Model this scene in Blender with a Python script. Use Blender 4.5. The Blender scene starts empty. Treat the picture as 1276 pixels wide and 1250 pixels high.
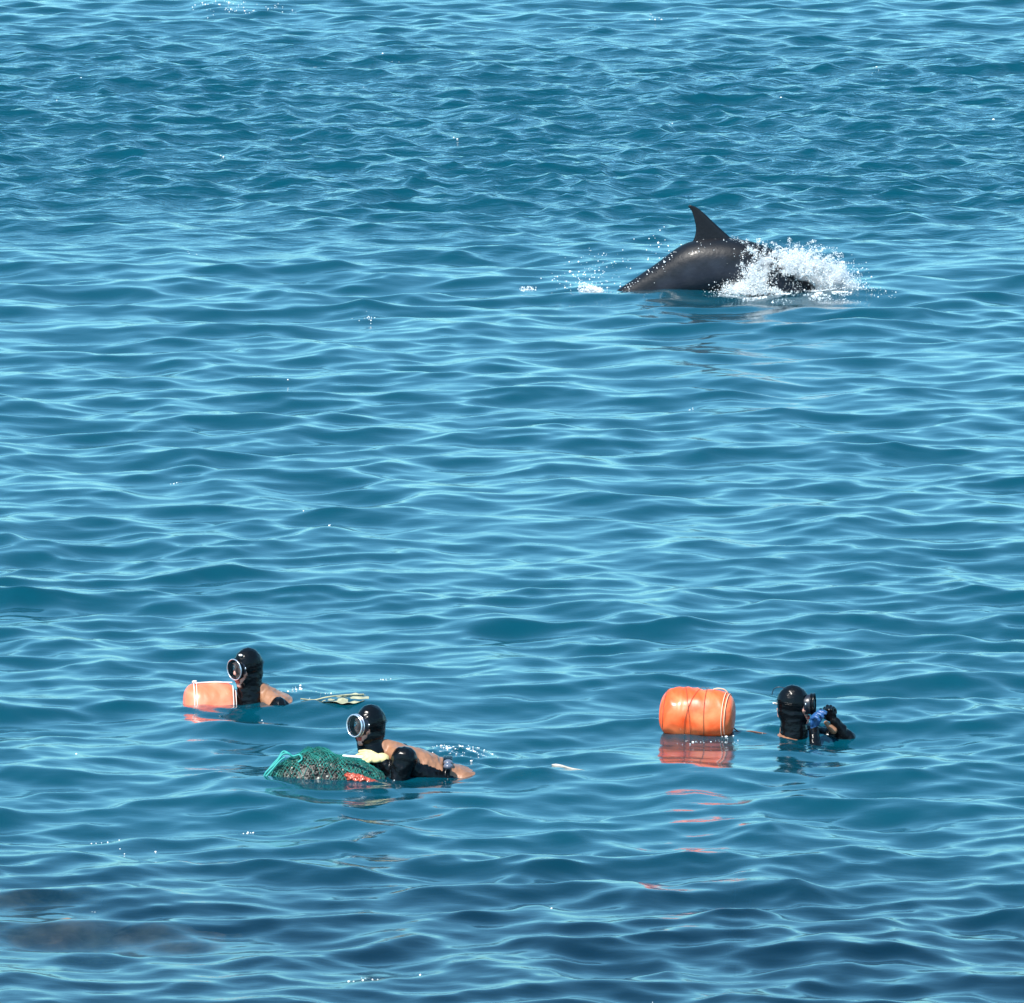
import bpy, bmesh, math, random
import numpy as np
from mathutils import Vector, Matrix, noise
random.seed(7)
rng = np.random.default_rng(11)
sc = bpy.context.scene
COL = sc.collection
R = math.radians

# ---------------------------------------------------------------- camera
CAM_H = 8.3
F_PX = 10800.0                      # focal length in pixels of the 1276 px wide photograph
KD = F_PX / 8000.0                  # how far out the distances below are stretched
PITCH = math.atan((625 + 720) / F_PX)
cam = bpy.data.cameras.new('camera')
cam.sensor_width = 36.0
cam.lens = F_PX / 1276 * 36.0
cam.clip_start = 0.5
cam.clip_end = 20000
co = bpy.data.objects.new('camera', cam)
co.location = (0, 0, CAM_H)
co.rotation_euler = (math.pi / 2 - PITCH, 0, 0)
COL.objects.link(co)
sc.camera = co

# ---------------------------------------------------------------- sky and sun
SUN_EL, SUN_AZ = R(52), R(212)      # azimuth clockwise from +Y (behind the camera, to the left)
world = bpy.data.worlds.new('World')
sc.world = world
world.use_nodes = True
wn = world.node_tree
bg = wn.nodes['Background']
sky = wn.nodes.new('ShaderNodeTexSky')
sky.sky_type = 'NISHITA'
sky.sun_disc = False
sky.sun_elevation = SUN_EL
sky.sun_rotation = SUN_AZ
sky.air_density = 1.0
sky.dust_density = 0.0
sky.ozone_density = 1.0
tint = wn.nodes.new('ShaderNodeMix'); tint.data_type = 'RGBA'; tint.blend_type = 'MULTIPLY'
tint.inputs[0].default_value = 1.0
tint.inputs['B'].default_value = (0.72, 1.66, 2.08, 1)
gam = wn.nodes.new('ShaderNodeGamma'); gam.inputs[1].default_value = 0.62
wn.links.new(sky.outputs[0], gam.inputs[0])
wn.links.new(gam.outputs[0], tint.inputs['A'])
wn.links.new(tint.outputs['Result'], bg.inputs[0])
bg.inputs[1].default_value = 0.128
sl = bpy.data.lights.new('sun', 'SUN')
sl.energy = 5.0
sl.angle = R(0.5)
sl.color = (1.0, 0.95, 0.88)
so = bpy.data.objects.new('sun', sl)
sd = Vector((math.sin(SUN_AZ) * math.cos(SUN_EL), math.cos(SUN_AZ) * math.cos(SUN_EL), math.sin(SUN_EL)))
so.rotation_euler = sd.to_track_quat('Z', 'Y').to_euler()
so.location = sd * 60
COL.objects.link(so)
vs = sc.view_settings
vs.view_transform = 'Standard'
vs.look = 'None'
vs.exposure = 0.7
vs.gamma = 1.0
sc.render.engine = 'CYCLES'
sc.cycles.max_bounces = 8
sc.cycles.volume_bounces = 4
sc.cycles.transparent_max_bounces = 16
sc.cycles.sample_clamp_indirect = 6.0

def ray(px, py):
    a = (px - 638) / F_PX; b = -(py - 625) / F_PX
    d = Vector((a, 1, b))
    d.rotate(Matrix.Rotation(-PITCH, 3, 'X'))
    return d
def at_water(px, py, z=0.0):
    """ground point of a place on the water, from where it is seen"""
    d = ray(px, py)
    t = (z - CAM_H) / d.z
    return Vector((d.x * t, d.y * t, z))
def smooth(a, b, x):
    t = np.clip((x - a) / (b - a), 0.0, 1.0)
    return t * t * (3 - 2 * t)

# ---------------------------------------------------------------- node helpers
def mat(name):
    m = bpy.data.materials.new(name)
    m.use_nodes = True
    m.node_tree.nodes.clear()
    return m
def N(m, t, **kw):
    n = m.node_tree.nodes.new(t)
    for k, v in kw.items():
        if k.startswith('i_'):
            n.inputs[k[2:].replace('_', ' ')].default_value = v
        else:
            setattr(n, k, v)
    return n
def L(m, a, b):
    m.node_tree.links.new(a, b)

# ---------------------------------------------------------------- the sea
NW = 230
lam = np.exp(rng.uniform(math.log(0.13), math.log(5.5), NW))
lam.sort()
lam = lam[::-1].copy()
kk = 2 * math.pi / lam
# travelling towards the camera side, broad spread that widens for the short ones
spread = 0.70 + 0.40 * smooth(2.5, 0.5, lam)
th = rng.normal(0, 1, NW) * spread + R(-97)
flip = rng.random(NW) < 0.12
th[flip] += math.pi * 0.5
kx, ky = kk * np.cos(th), kk * np.sin(th)
ph = rng.uniform(0, 2 * math.pi, NW)
# slope share of each wavelength
sl_lam = np.interp(np.log(lam), np.log([0.13, 0.22, 0.4, 0.8, 1.6, 2.8, 5.5]),
                   [0.15, 0.58, 1.18, 1.45, 1.00, 0.42, 0.12])
slope = sl_lam * rng.uniform(0.6, 1.3, NW)
RMS_SLOPE = 0.160
slope *= RMS_SLOPE / math.sqrt(0.5 * np.sum(slope ** 2))
amp = slope / kk
CHOP = 1.1

def rough_zone(x, y):
    """wind-ruffled band further out"""
    w = 1.6 * np.sin(x * 0.35 + 1.0) + 1.2 * np.sin(x * 0.17 + y * 0.05)
    return smooth(63 * KD, 71 * KD, y + w) * (1 - 0.75 * smooth(82 * KD, 90 * KD, y + w))

_c = at_water(869, 935)
RINGS = [(at_water(px_, py_), r_, a_) for px_, py_, r_, a_ in ((318, 874, .20, .006), (262, 874, .22, .004), (505, 960, .30, .007), (575, 946, .25, .008), (869, 911, .26, .003), (1000, 908, .22, .007), (1040, 908, .06, .004), (1000, 356, .5, .012), (850, 358, .6, .008))]
CALM = [(_c.x, _c.y, 0.45, 1.3, 0.72)]

def waves(x, y, spacing=0.02):
    x = np.asarray(x, np.float32); y = np.asarray(y, np.float32)
    z = np.zeros_like(x); dx = np.zeros_like(x); dy = np.zeros_like(x)
    rz = rough_zone(x, y).astype(np.float32)
    calm = (0.80 + 0.2 * np.sin(x * 0.6 + 0.21 * y) * np.sin(y * 0.33 - 0.3 * x + 2)).astype(np.float32)
    sp = np.asarray(spacing, np.float32)
    lee = np.ones_like(x)                            # the big float and the bag damp the ripples close to them
    for cx_, cy_, rx_, ry_, k_ in CALM:
        lee = lee * (1 - k_ * np.exp(-((x - cx_) / rx_) ** 2 - ((y - cy_) / ry_) ** 2)).astype(np.float32)
    near = smooth(54 * KD, 42 * KD, y).astype(np.float32)     # sheltered inshore water: shorter, steeper wavelets
    for i in range(NW):
        p = kx[i] * x + ky[i] * y + ph[i]
        l = lam[i]
        if l < 0.9:
            g = calm + rz * (3.4 if l < 0.36 else 0.75)
        else:
            g = 1.0 + 0.05 * rz
        if l < 1.3: g = g * lee
        g = g * (1 + near * (0.30 if l < 0.65 else 0.10 if l < 1.1 else -0.20))
        g = g * np.clip((l / sp - 2.2) / 2.0, 0, 1)
        a = (amp[i] * g).astype(np.float32) if hasattr(g, 'astype') else amp[i] * g
        s, c = np.sin(p), np.cos(p)
        z += a * c
        dx -= CHOP * a * s * (kx[i] / kk[i])
        dy -= CHOP * a * s * (ky[i] / kk[i])
    for c_, r_, a_ in RINGS:                         # small rings spreading from the swimmers, floats and dolphin
        d = np.sqrt((x - c_.x) ** 2 + (y - c_.y) ** 2)
        e = np.clip(d - r_, 0, None)
        ok = np.clip((0.19 / sp - 2.2) / 2.0, 0, 1)
        z = z + (a_ * ok * np.exp(-e / 0.38) * np.cos((d - r_) * 2 * math.pi / 0.19 + 1.2 * np.sin(3 * np.arctan2(y - c_.y, x - c_.x) + c_.x))).astype(np.float32)
    return x + dx, y + dy, z

def sea_z(x, y):
    u, v = x, y
    for _ in range(6):
        X, Y, Z = waves(np.array([u]), np.array([v]))
        u += x - float(X[0]); v += y - float(Y[0])
    return float(Z[0])

def build_sea():
    ys = [31.0 * KD]
    while ys[-1] < 104 * KD:
        ys.append(ys[-1] + 0.0375 * (ys[-1] / (34 * KD)))
    s = ys[-1] - ys[-2]
    while ys[-1] < 9000:
        s *= 1.12
        ys.append(ys[-1] + s)
    s = 0.03
    lo = [31.0 * KD]
    while lo[-1] > -300:
        s *= 1.10
        lo.append(lo[-1] - s)
    ys = np.array(lo[::-1][:-1] + ys)
    n = 215
    us = list(np.linspace(0, 1, n))
    s = us[-1] - us[-2]
    while us[-1] < 300:
        s *= 1.14
        us.append(us[-1] + s)
    us = np.array(us)
    us = np.concatenate([-us[:0:-1], us])
    w = 0.118 / KD * np.clip(ys, 31 * KD, 500) + 1.2
    X = us[None, :] * w[:, None]
    Y = np.repeat(ys[:, None], len(us), 1)
    gy = np.gradient(ys)[:, None] * np.ones_like(X)
    gx = np.gradient(X, axis=1)
    sp = np.maximum(gy, gx)
    x2, y2, z2 = waves(X, Y, sp)
    ny, nx = X.shape
    v = np.stack([x2, y2, z2], -1).reshape(-1, 3).astype(np.float32)
    i = np.arange(ny * nx).reshape(ny, nx)
    q = np.stack([i[:-1, :-1], i[:-1, 1:], i[1:, 1:], i[1:, :-1]], -1).reshape(-1, 4)
    me = bpy.data.meshes.new('sea')
    me.vertices.add(len(v)); me.vertices.foreach_set('co', v.ravel())
    me.loops.add(q.size); me.loops.foreach_set('vertex_index', q.ravel().astype(np.int32))
    me.polygons.add(len(q))
    me.polygons.foreach_set('loop_start', np.arange(0, q.size, 4, dtype=np.int32))
    me.polygons.foreach_set('use_smooth', np.ones(len(q), bool))
    me.update(calc_edges=True)
    o = bpy.data.objects.new('sea_water', me)
    COL.objects.link(o)
    return o, len(q)

def sea_material():
    m = mat('sea_water')
    out = N(m, 'ShaderNodeOutputMaterial')
    geo = N(m, 'ShaderNodeNewGeometry')
    tc = geo.outputs['Position']
    sep = N(m, 'ShaderNodeSeparateXYZ'); L(m, tc, sep.inputs[0])
    # capillary ripples, too fine for the mesh
    n1 = N(m, 'ShaderNodeTexNoise', noise_dimensions='3D', i_Scale=9.0, i_Detail=3.0, i_Roughness=0.55)
    mp = N(m, 'ShaderNodeMapping'); mp.inputs['Scale'].default_value = (0.55, 1.0, 0.5)
    L(m, tc, mp.inputs[0]); L(m, mp.outputs[0], n1.inputs['Vector'])
    b = N(m, 'ShaderNodeBump', i_Strength=1.0, i_Distance=0.0025)
    L(m, n1.outputs[0], b.inputs['Height'])
    n3 = N(m, 'ShaderNodeTexNoise', i_Scale=5.0, i_Detail=3.0, i_Roughness=0.6)
    mp3 = N(m, 'ShaderNodeMapping'); mp3.inputs['Scale'].default_value = (0.5, 1.0, 0.5)
    L(m, tc, mp3.inputs[0]); L(m, mp3.outputs[0], n3.inputs['Vector'])
    z1 = N(m, 'ShaderNodeMapRange'); L(m, sep.outputs['Y'], z1.inputs[0])
    z1.inputs['From Min'].default_value = 62 * KD; z1.inputs['From Max'].default_value = 71 * KD
    z2 = N(m, 'ShaderNodeMapRange'); L(m, sep.outputs['Y'], z2.inputs[0])
    z2.inputs['From Min'].default_value = 90 * KD; z2.inputs['From Max'].default_value = 82 * KD
    z2.inputs['To Min'].default_value = 0.25
    zz = N(m, 'ShaderNodeMath', operation='MULTIPLY'); L(m, z1.outputs[0], zz.inputs[0]); L(m, z2.outputs[0], zz.inputs[1])
    b3 = N(m, 'ShaderNodeBump', i_Distance=0.050); L(m, n3.outputs[0], b3.inputs['Height'])
    L(m, zz.outputs[0], b3.inputs['Strength']); L(m, b3.outputs[0], b.inputs['Normal'])
    fr = N(m, 'ShaderNodeFresnel', i_IOR=1.333); L(m, b.outputs[0], fr.inputs['Normal'])
    gl = N(m, 'ShaderNodeBsdfGlossy', i_Roughness=0.10); L(m, b.outputs[0], gl.inputs['Normal'])
    gl.inputs['Color'].default_value = (1, 1, 1, 1)
    df = N(m, 'ShaderNodeBsdfDiffuse')
    # upwelling colour: teal out at sea, bluer and darker over the rocky shallows
    n2 = N(m, 'ShaderNodeTexNoise', i_Scale=0.12, i_Detail=2.0)
    L(m, tc, n2.inputs['Vector'])
    ad = N(m, 'ShaderNodeMath', operation='MULTIPLY_ADD'); L(m, n2.outputs[0], ad.inputs[0])
    ad.inputs[1].default_value = 9.0; L(m, sep.outputs['Y'], ad.inputs[2])
    mr = N(m, 'ShaderNodeMapRange'); L(m, ad.outputs[0], mr.inputs[0])
    mr.inputs['From Min'].default_value = 37.5 * KD; mr.inputs['From Max'].default_value = 41.5 * KD
    mx = N(m, 'ShaderNodeMix', data_type='RGBA'); L(m, mr.outputs[0], mx.inputs[0])
    mx.inputs['A'].default_value = (0.0006, 0.024, 0.050, 1)
    mx.inputs['B'].default_value = (0.0002, 0.048, 0.074, 1)
    L(m, mx.outputs['Result'], df.inputs['Color'])
    tr = N(m, 'ShaderNodeBsdfTransparent'); tr.inputs[0].default_value = (0.80, 0.95, 0.98, 1)
    rf = N(m, 'ShaderNodeBsdfRefraction', i_IOR=1.333, i_Roughness=0.0); rf.inputs['Color'].default_value = (0.85, 0.97, 1, 1)
    mt = N(m, 'ShaderNodeMixShader'); mt.inputs[0].default_value = 0.72
    L(m, tr.outputs[0], mt.inputs[1]); L(m, rf.outputs[0], mt.inputs[2])
    mb = N(m, 'ShaderNodeMixShader'); mm = N(m, 'ShaderNodeMapRange'); L(m, mr.outputs[0], mm.inputs[0]); mm.inputs['To Min'].default_value = 0.45; mm.inputs['To Max'].default_value = 0.84
    L(m, mm.outputs[0], mb.inputs[0])
    L(m, mt.outputs[0], mb.inputs[1]); L(m, df.outputs[0], mb.inputs[2])
    ms = N(m, 'ShaderNodeMixShader')
    L(m, fr.outputs[0], ms.inputs[0]); L(m, mb.outputs[0], ms.inputs[1]); L(m, gl.outputs[0], ms.inputs[2])
    L(m, ms.outputs[0], out.inputs['Surface'])
    va = N(m, 'ShaderNodeVolumeAbsorption', i_Density=2.0)
    va.inputs['Color'].default_value = (0.10, 0.62, 0.66, 1)
    L(m, va.outputs[0], out.inputs['Volume'])
    return m

sea, nq = build_sea()
sea['kind'] = 'structure'
sea['label'] = 'rippled teal blue sea water filling the whole view'
sea.data.materials.append(sea_material())

def build_bed():
    m = mat('sea_bed')
    out = N(m, 'ShaderNodeOutputMaterial')
    p = N(m, 'ShaderNodeBsdfPrincipled', i_Roughness=0.9)
    n = N(m, 'ShaderNodeTexNoise', i_Scale=0.6, i_Detail=6.0)
    r = N(m, 'ShaderNodeValToRGB'); L(m, n.outputs[0], r.inputs[0])
    r.color_ramp.elements[0].color = (0.03, 0.035, 0.03, 1); r.color_ramp.elements[1].color = (0.10, 0.09, 0.07, 1)
    L(m, r.outputs[0], p.inputs['Base Color']); L(m, p.outputs[0], out.inputs[0])
    bm = bmesh.new()
    vs = [bm.verts.new(c) for c in ((-9000, -2000, -4), (9000, -2000, -4), (9000, 9500, -4), (-9000, 9500, -4))]
    bm.faces.new(vs)
    me = bpy.data.meshes.new('sea_bed'); bm.to_mesh(me); bm.free()
    o = bpy.data.objects.new('sea_bed', me); COL.objects.link(o)
    me.materials.append(m)
    o['kind'] = 'structure'; o['label'] = 'dark sea bed below the water'
build_bed()
print('sea quads', nq)

# ---------------------------------------------------------------- mesh helpers
def me_np(name, v, f_flat, n_side, mats, idx=None, smooth_=True):
    me = bpy.data.meshes.new(name)
    v = np.asarray(v, np.float32)
    f = np.asarray(f_flat, np.int32).reshape(-1)
    nf = len(f) // n_side
    me.vertices.add(len(v)); me.vertices.foreach_set('co', v.ravel())
    me.loops.add(len(f)); me.loops.foreach_set('vertex_index', f)
    me.polygons.add(nf)
    me.polygons.foreach_set('loop_start', np.arange(0, nf * n_side, n_side, dtype=np.int32))
    me.polygons.foreach_set('use_smooth', np.full(nf, smooth_, bool))
    if idx is not None:
        me.polygons.foreach_set('material_index', np.asarray(idx, np.int32))
    me.update(calc_edges=True)
    for m in mats:
        me.materials.append(m)
    return me

def link(name, me, parent=None, label=None, cat=None, group=None, kind=None, loc=None):
    o = bpy.data.objects.new(name, me)
    COL.objects.link(o)
    if parent is not None: o.parent = parent
    if loc is not None: o.location = loc
    if label: o['label'] = label
    if cat: o['category'] = cat
    if group: o['group'] = group
    if kind: o['kind'] = kind
    return o

def ico(sub=1):
    bm = bmesh.new()
    bmesh.ops.create_icosphere(bm, subdivisions=sub, radius=1.0)
    v = np.array([p.co[:] for p in bm.verts], np.float32)
    f = np.array([[q.index for q in t.verts] for t in bm.faces], np.int32)
    bm.free()
    return v, f
ICO1, ICO2, ICO3 = ico(1), ico(2), ico(3)

def many_blobs(pos, rad, base=None):
    """one vertex / face array out of many small ellipsoids; rad is (n,) or (n,3)"""
    bv, bf = base or ICO1
    pos = np.asarray(pos, np.float32); rad = np.asarray(rad, np.float32)
    if rad.ndim == 1: rad = np.repeat(rad[:, None], 3, 1)
    v = bv[None] * rad[:, None, :] + pos[:, None, :]
    f = bf[None] + (np.arange(len(pos)) * len(bv))[:, None, None]
    return v.reshape(-1, 3), f.reshape(-1, 3)

def tube_arrays(paths, rad, sides=6):
    V, F, n = [], [], 0
    for k, P in enumerate(paths):
        P = np.asarray(P, float)
        r = rad[k] if hasattr(rad, '__len__') else rad
        r = np.broadcast_to(np.asarray(r, float), (len(P),))
        T = np.gradient(P, axis=0)
        T /= np.linalg.norm(T, axis=1)[:, None] + 1e-9
        up = np.array([0, 0, 1.0]) if abs(T[:, 2]).mean() < 0.8 else np.array([0, 1.0, 0])
        A = np.cross(T, up); A /= np.linalg.norm(A, axis=1)[:, None] + 1e-9
        B = np.cross(T, A)
        a = np.arange(sides) / sides * 2 * math.pi
        ring = P[:, None] + r[:, None, None] * (np.cos(a)[None, :, None] * A[:, None] + np.sin(a)[None, :, None] * B[:, None])
        V.append(ring.reshape(-1, 3))
        i = np.arange(len(P) * sides).reshape(len(P), sides) + n
        j = np.roll(i, -1, 1)
        F.append(np.stack([i[:-1], j[:-1], j[1:], i[1:]], -1).reshape(-1, 4))
        n += len(P) * sides
    return np.concatenate(V), np.concatenate(F)

def tubes(name, paths, rad, m, parent=None, sides=6, **kw):
    v, f = tube_arrays(paths, rad, sides)
    return link(name, me_np(name, v, f, 4, [m]), parent, **kw)

def curve_pts(pts, n=24):
    """Catmull-Rom through the points"""
    P = [np.array(p, float) for p in pts]
    P = [2 * P[0] - P[1]] + P + [2 * P[-1] - P[-2]]
    out = []
    seg = len(P) - 3
    for i in range(seg):
        m = max(2, n // seg)
        for t in np.linspace(0, 1, m, endpoint=(i == seg - 1)):
            a, b, c, d = P[i:i + 4]
            out.append(0.5 * ((2 * b) + (-a + c) * t + (2 * a - 5 * b + 4 * c - d) * t * t + (-a + 3 * b - 3 * c + d) * t ** 3))
    return np.array(out)

class Prims:
    """overlapping ellipsoids that are melted into one continuous surface"""
    def __init__(s): s.c, s.r, s.R, s.m = [], [], [], []
    def ell(s, c, r, rot=None, m=0):
        s.c.append(np.array(c, float)); s.r.append(np.array(r, float) * np.ones(3))
        s.R.append(np.eye(3) if rot is None else np.array(rot)); s.m.append(m)
    def chain(s, pts, rads, m=0, step=0.35):
        for a, b, ra, rb in zip(pts[:-1], pts[1:], rads[:-1], rads[1:]):
            a = np.array(a, float); b = np.array(b, float)
            n = max(1, int(np.linalg.norm(b - a) / (step * min(ra, rb))))
            for i in range(n + 1):
                t = i / n
                s.ell(a + (b - a) * t, ra + (rb - ra) * t, m=m)
    def add(s, other, M=None, scale=1.0, m=None):
        for c, r, Ro, mm in zip(other.c, other.r, other.R, other.m):
            if M is not None:
                R3 = np.array(M.to_3x3()); c = R3 @ c + np.array(M.translation); Ro = R3 @ Ro
            s.ell(c, r * scale, Ro, mm if m is None else m)
    def mesh(s, name, mats, voxel=0.006, smooth_it=4, cut=None, solid=0.0):
        bv, bf = ICO3
        V = np.concatenate([(R_ @ (bv * r).T).T + c for c, r, R_ in zip(s.c, s.r, s.R)])
        F = np.concatenate([bf + i * len(bv) for i in range(len(s.c))])
        tmp = me_np('tmp', V, F, 3, [])
        o = bpy.data.objects.new('tmp', tmp); COL.objects.link(o)
        md = o.modifiers.new('r', 'REMESH'); md.mode = 'VOXEL'; md.voxel_size = voxel
        if smooth_it:
            ms = o.modifiers.new('s', 'SMOOTH'); ms.factor = 0.5; ms.iterations = smooth_it
        dg = bpy.context.evaluated_depsgraph_get()
        me = bpy.data.meshes.new_from_object(o.evaluated_get(dg))
        bpy.data.objects.remove(o); bpy.data.meshes.remove(tmp)
        me.name = name
        me.materials.clear()
        for m in mats: me.materials.append(m)
        n = len(me.polygons)
        C = np.zeros(n * 3, np.float32); me.polygons.foreach_get('center', C); C = C.reshape(-1, 3)
        if len(set(s.m)) > 1:
            best = np.full(n, 1e9); idx = np.zeros(n, np.int32)
            for c, r, R_, m in zip(s.c, s.r, s.R, s.m):
                d = (np.linalg.norm(((C - c) @ R_) / r, axis=1) - 1) * r.mean()
                k = d < best
                best[k] = d[k]; idx[k] = m
            me.polygons.foreach_set('material_index', idx)
        me.polygons.foreach_set('use_smooth', np.ones(n, bool))
        if cut is not None:
            kill = cut(C)
            bm = bmesh.new(); bm.from_mesh(me); bm.faces.ensure_lookup_table()
            bmesh.ops.delete(bm, geom=[bm.faces[i] for i in np.nonzero(kill)[0]], context='FACES')
            if solid:
                bmesh.ops.solidify(bm, geom=bm.faces[:], thickness=solid)
            bm.to_mesh(me); bm.free()
        me.update()
        return me

# ---------------------------------------------------------------- materials
def pbr(name, col, rough=0.5, bump=0.0, bscale=40.0, var=0.0, vscale=12.0, spec=0.5, coat=0.0, metal=0.0, sss=0.0, wet=0.0):
    m = mat(name)
    out = N(m, 'ShaderNodeOutputMaterial')
    p = N(m, 'ShaderNodeBsdfPrincipled')
    p.inputs['Base Color'].default_value = (*col, 1)
    p.inputs['Roughness'].default_value = rough
    p.inputs['Specular IOR Level'].default_value = spec
    p.inputs['Coat Weight'].default_value = coat
    p.inputs['Coat Roughness'].default_value = 0.06
    p.inputs['Metallic'].default_value = metal
    if sss:
        p.inputs['Subsurface Weight'].default_value = sss
        p.inputs['Subsurface Scale'].default_value = 0.01
    tc = N(m, 'ShaderNodeTexCoord')
    if var:
        n = N(m, 'ShaderNodeTexNoise', i_Scale=vscale, i_Detail=5.0)
        L(m, tc.outputs['Object'], n.inputs['Vector'])
        r = N(m, 'ShaderNodeValToRGB')
        r.color_ramp.elements[0].position = 0.3; r.color_ramp.elements[1].position = 0.7
        r.color_ramp.elements[0].color = (*[c * (1 - var) for c in col], 1)
        r.color_ramp.elements[1].color = (*[min(1, c * (1 + var)) for c in col], 1)
        L(m, n.outputs[0], r.inputs[0]); L(m, r.outputs[0], p.inputs['Base Color'])
    if bump:
        n = N(m, 'ShaderNodeTexNoise', i_Scale=bscale, i_Detail=4.0)
        L(m, tc.outputs['Object'], n.inputs['Vector'])
        b = N(m, 'ShaderNodeBump', i_Strength=0.6, i_Distance=bump)
        L(m, n.outputs[0], b.inputs['Height']); L(m, b.outputs[0], p.inputs['Normal'])
        L(m, b.outputs[0], p.inputs['Coat Normal'])
    L(m, p.outputs[0], out.inputs[0])
    return m
M_black = pbr('black_neoprene', (0.0025, 0.003, 0.004), 0.24, bump=0.012, bscale=18, spec=0.22)
M_tan = pbr('tan_neoprene', (0.27, 0.125, 0.065), 0.5, bump=0.010, bscale=9, var=0.25, vscale=11, coat=0.2)
M_skin = pbr('skin', (0.62, 0.30, 0.23), 0.45, sss=0.15)
M_lip = pbr('lips', (0.42, 0.05, 0.035), 0.4)
M_rim = pbr('brushed_steel_rim', (0.75, 0.76, 0.80), 0.25, metal=0.8)
M_rubber = pbr('mask_rubber', (0.012, 0.014, 0.022), 0.35)
M_grey = pbr('grey_mask_body', (0.10, 0.11, 0.15), 0.3, coat=0.4)
M_eye = pbr('eye_white', (0.7, 0.7, 0.68), 0.2)
M_iris = pbr('iris', (0.02, 0.012, 0.01), 0.2)
M_cream = pbr('cream_cotton_glove', (0.62, 0.52, 0.25), 0.7, bump=0.002, bscale=90, var=0.2)
M_blue = pbr('blue_rubber_glove', (0.015, 0.07, 0.20), 0.4, var=0.3, vscale=30, bump=0.003, bscale=50)
M_white = pbr('white_plastic', (0.8, 0.8, 0.78), 0.35)
M_foam = pbr('white_foam', (0.86, 0.88, 0.88), 0.45, spec=0.6)

def glass_mat():
    m = mat('mask_glass')
    out = N(m, 'ShaderNodeOutputMaterial')
    fr = N(m, 'ShaderNodeFresnel', i_IOR=1.5)
    t = N(m, 'ShaderNodeBsdfTransparent'); t.inputs[0].default_value = (0.9, 0.94, 0.95, 1)
    g = N(m, 'ShaderNodeBsdfGlossy', i_Roughness=0.03)
    x = N(m, 'ShaderNodeMixShader')
    L(m, fr.outputs[0], x.inputs[0]); L(m, t.outputs[0], x.inputs[1]); L(m, g.outputs[0], x.inputs[2])
    L(m, x.outputs[0], out.inputs[0])
    return m
M_glass = glass_mat()
def drop_mat():
    m = mat('water_drops')
    out = N(m, 'ShaderNodeOutputMaterial')
    p = N(m, 'ShaderNodeBsdfPrincipled', i_Roughness=0.08)
    p.inputs['Base Color'].default_value = (0.80, 0.90, 0.94, 1)
    p.inputs['Transmission Weight'].default_value = 0.35
    p.inputs['IOR'].default_value = 1.33
    L(m, p.outputs[0], out.inputs[0])
    return m
M_drop = drop_mat()

def place(px, py, dz=0.0):
    """where on the moving water a thing floats"""
    z = 0.0
    for _ in range(4):
        p = at_water(px, py, z)
        z = sea_z(p.x, p.y)
    return Vector((p.x, p.y, z + dz))

def wrinkle(me, amp, sc_=14.0, seed=0.0, stretch=(1, 1, 2.2)):
    """soft folds pressed into a cloth or neoprene surface"""
    n = [v.normal.copy() for v in me.vertices]
    for v, nn in zip(me.vertices, n):
        q = Vector((v.co.x * stretch[0], v.co.y * stretch[1], v.co.z * stretch[2])) * sc_ + Vector((seed, seed, 0))
        a = 1 - 2 * abs(noise.noise(q)); b = 1 - 2 * abs(noise.noise(q * 2.1 + Vector((5, 1, 2))))
        v.co += nn * amp * (a * 0.7 + b * 0.4 - 0.5)
    return me

# ---------------------------------------------------------------- divers
def hand_prims(M, curl=0.6, side=1, fr=0.0095, spread=0.0, m=0, point=None):
    """wrist at the origin, fingers along +X, thumb towards +Y*side, palm faces -Z"""
    P = Prims()
    P.ell((-0.012, 0, 0), (0.040, 0.033, 0.027))
    P.ell((0.045, 0, 0), (0.048, 0.040, 0.016))
    P.ell((0.02, 0, 0), (0.035, 0.030, 0.019))
    P.ell((0.035, 0.024 * side, -0.008), (0.028, 0.018, 0.015))
    base = [(0.086, 0.030), (0.092, 0.010), (0.089, -0.010), (0.080, -0.028)]
    lens = [(0.040, 0.025, 0.020), (0.045, 0.028, 0.021), (0.041, 0.026, 0.020), (0.032, 0.020, 0.018)]
    for k, ((bx, by), ln) in enumerate(zip(base, lens)):
        c = curl * (0.9 + 0.12 * k)
        if point is not None and k == 0: c = point
        a = 0.25 * c; yaw = (0.14 - 0.09 * k) * side * (0.6 + spread)
        p = np.array((bx - 0.01, by * side, 0.002)); pts = [p]
        for q, l in enumerate(ln):
            a += c * (0.85, 0.95, 0.6)[q]
            p = p + l * np.array((math.cos(a) * math.cos(yaw), math.cos(a) * math.sin(yaw), -math.sin(a)))
            pts.append(p)
        P.chain(pts, [fr * 1.08, fr * 1.02, fr * 0.95, fr * 0.82], step=0.5)
    p = np.array((0.022, 0.030 * side, -0.008)); pts = [p]
    for l, a, z in ((0.034, 0.85, 0.25), (0.030, 0.45, 0.45), (0.024, 0.25, 0.7)):
        p = p + l * np.array((math.cos(a), math.sin(a) * side, -z * curl)); pts.append(p)
    P.chain(pts, [fr * 1.35, fr * 1.15, fr * 1.05, fr * 0.9], step=0.5)
    Q = Prims(); Q.add(P, M, m=m)
    return Q

def head_prims():
    P = Prims()
    P.ell((0, 0.004, 0.012), (0.074, 0.092, 0.104))
    P.ell((0, -0.030, -0.058), (0.056, 0.057, 0.068))
    P.ell((0, -0.074, -0.106), (0.024, 0.018, 0.020))
    P.ell((0, -0.070, -0.076), (0.032, 0.020, 0.030))
    for sx in (-1, 1):
        P.ell((sx * 0.036, -0.064, -0.022), (0.026, 0.024, 0.028))
        P.ell((sx * 0.028, -0.080, 0.036), (0.024, 0.012, 0.010))
        P.ell((sx * 0.011, -0.101, -0.030), (0.009, 0.011, 0.008))
        P.ell((sx * 0.074, 0.006, 0.0), (0.008, 0.016, 0.028))
    P.chain([(0, -0.088, 0.026), (0, -0.108, -0.024)], [0.009, 0.012])
    return P

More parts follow.
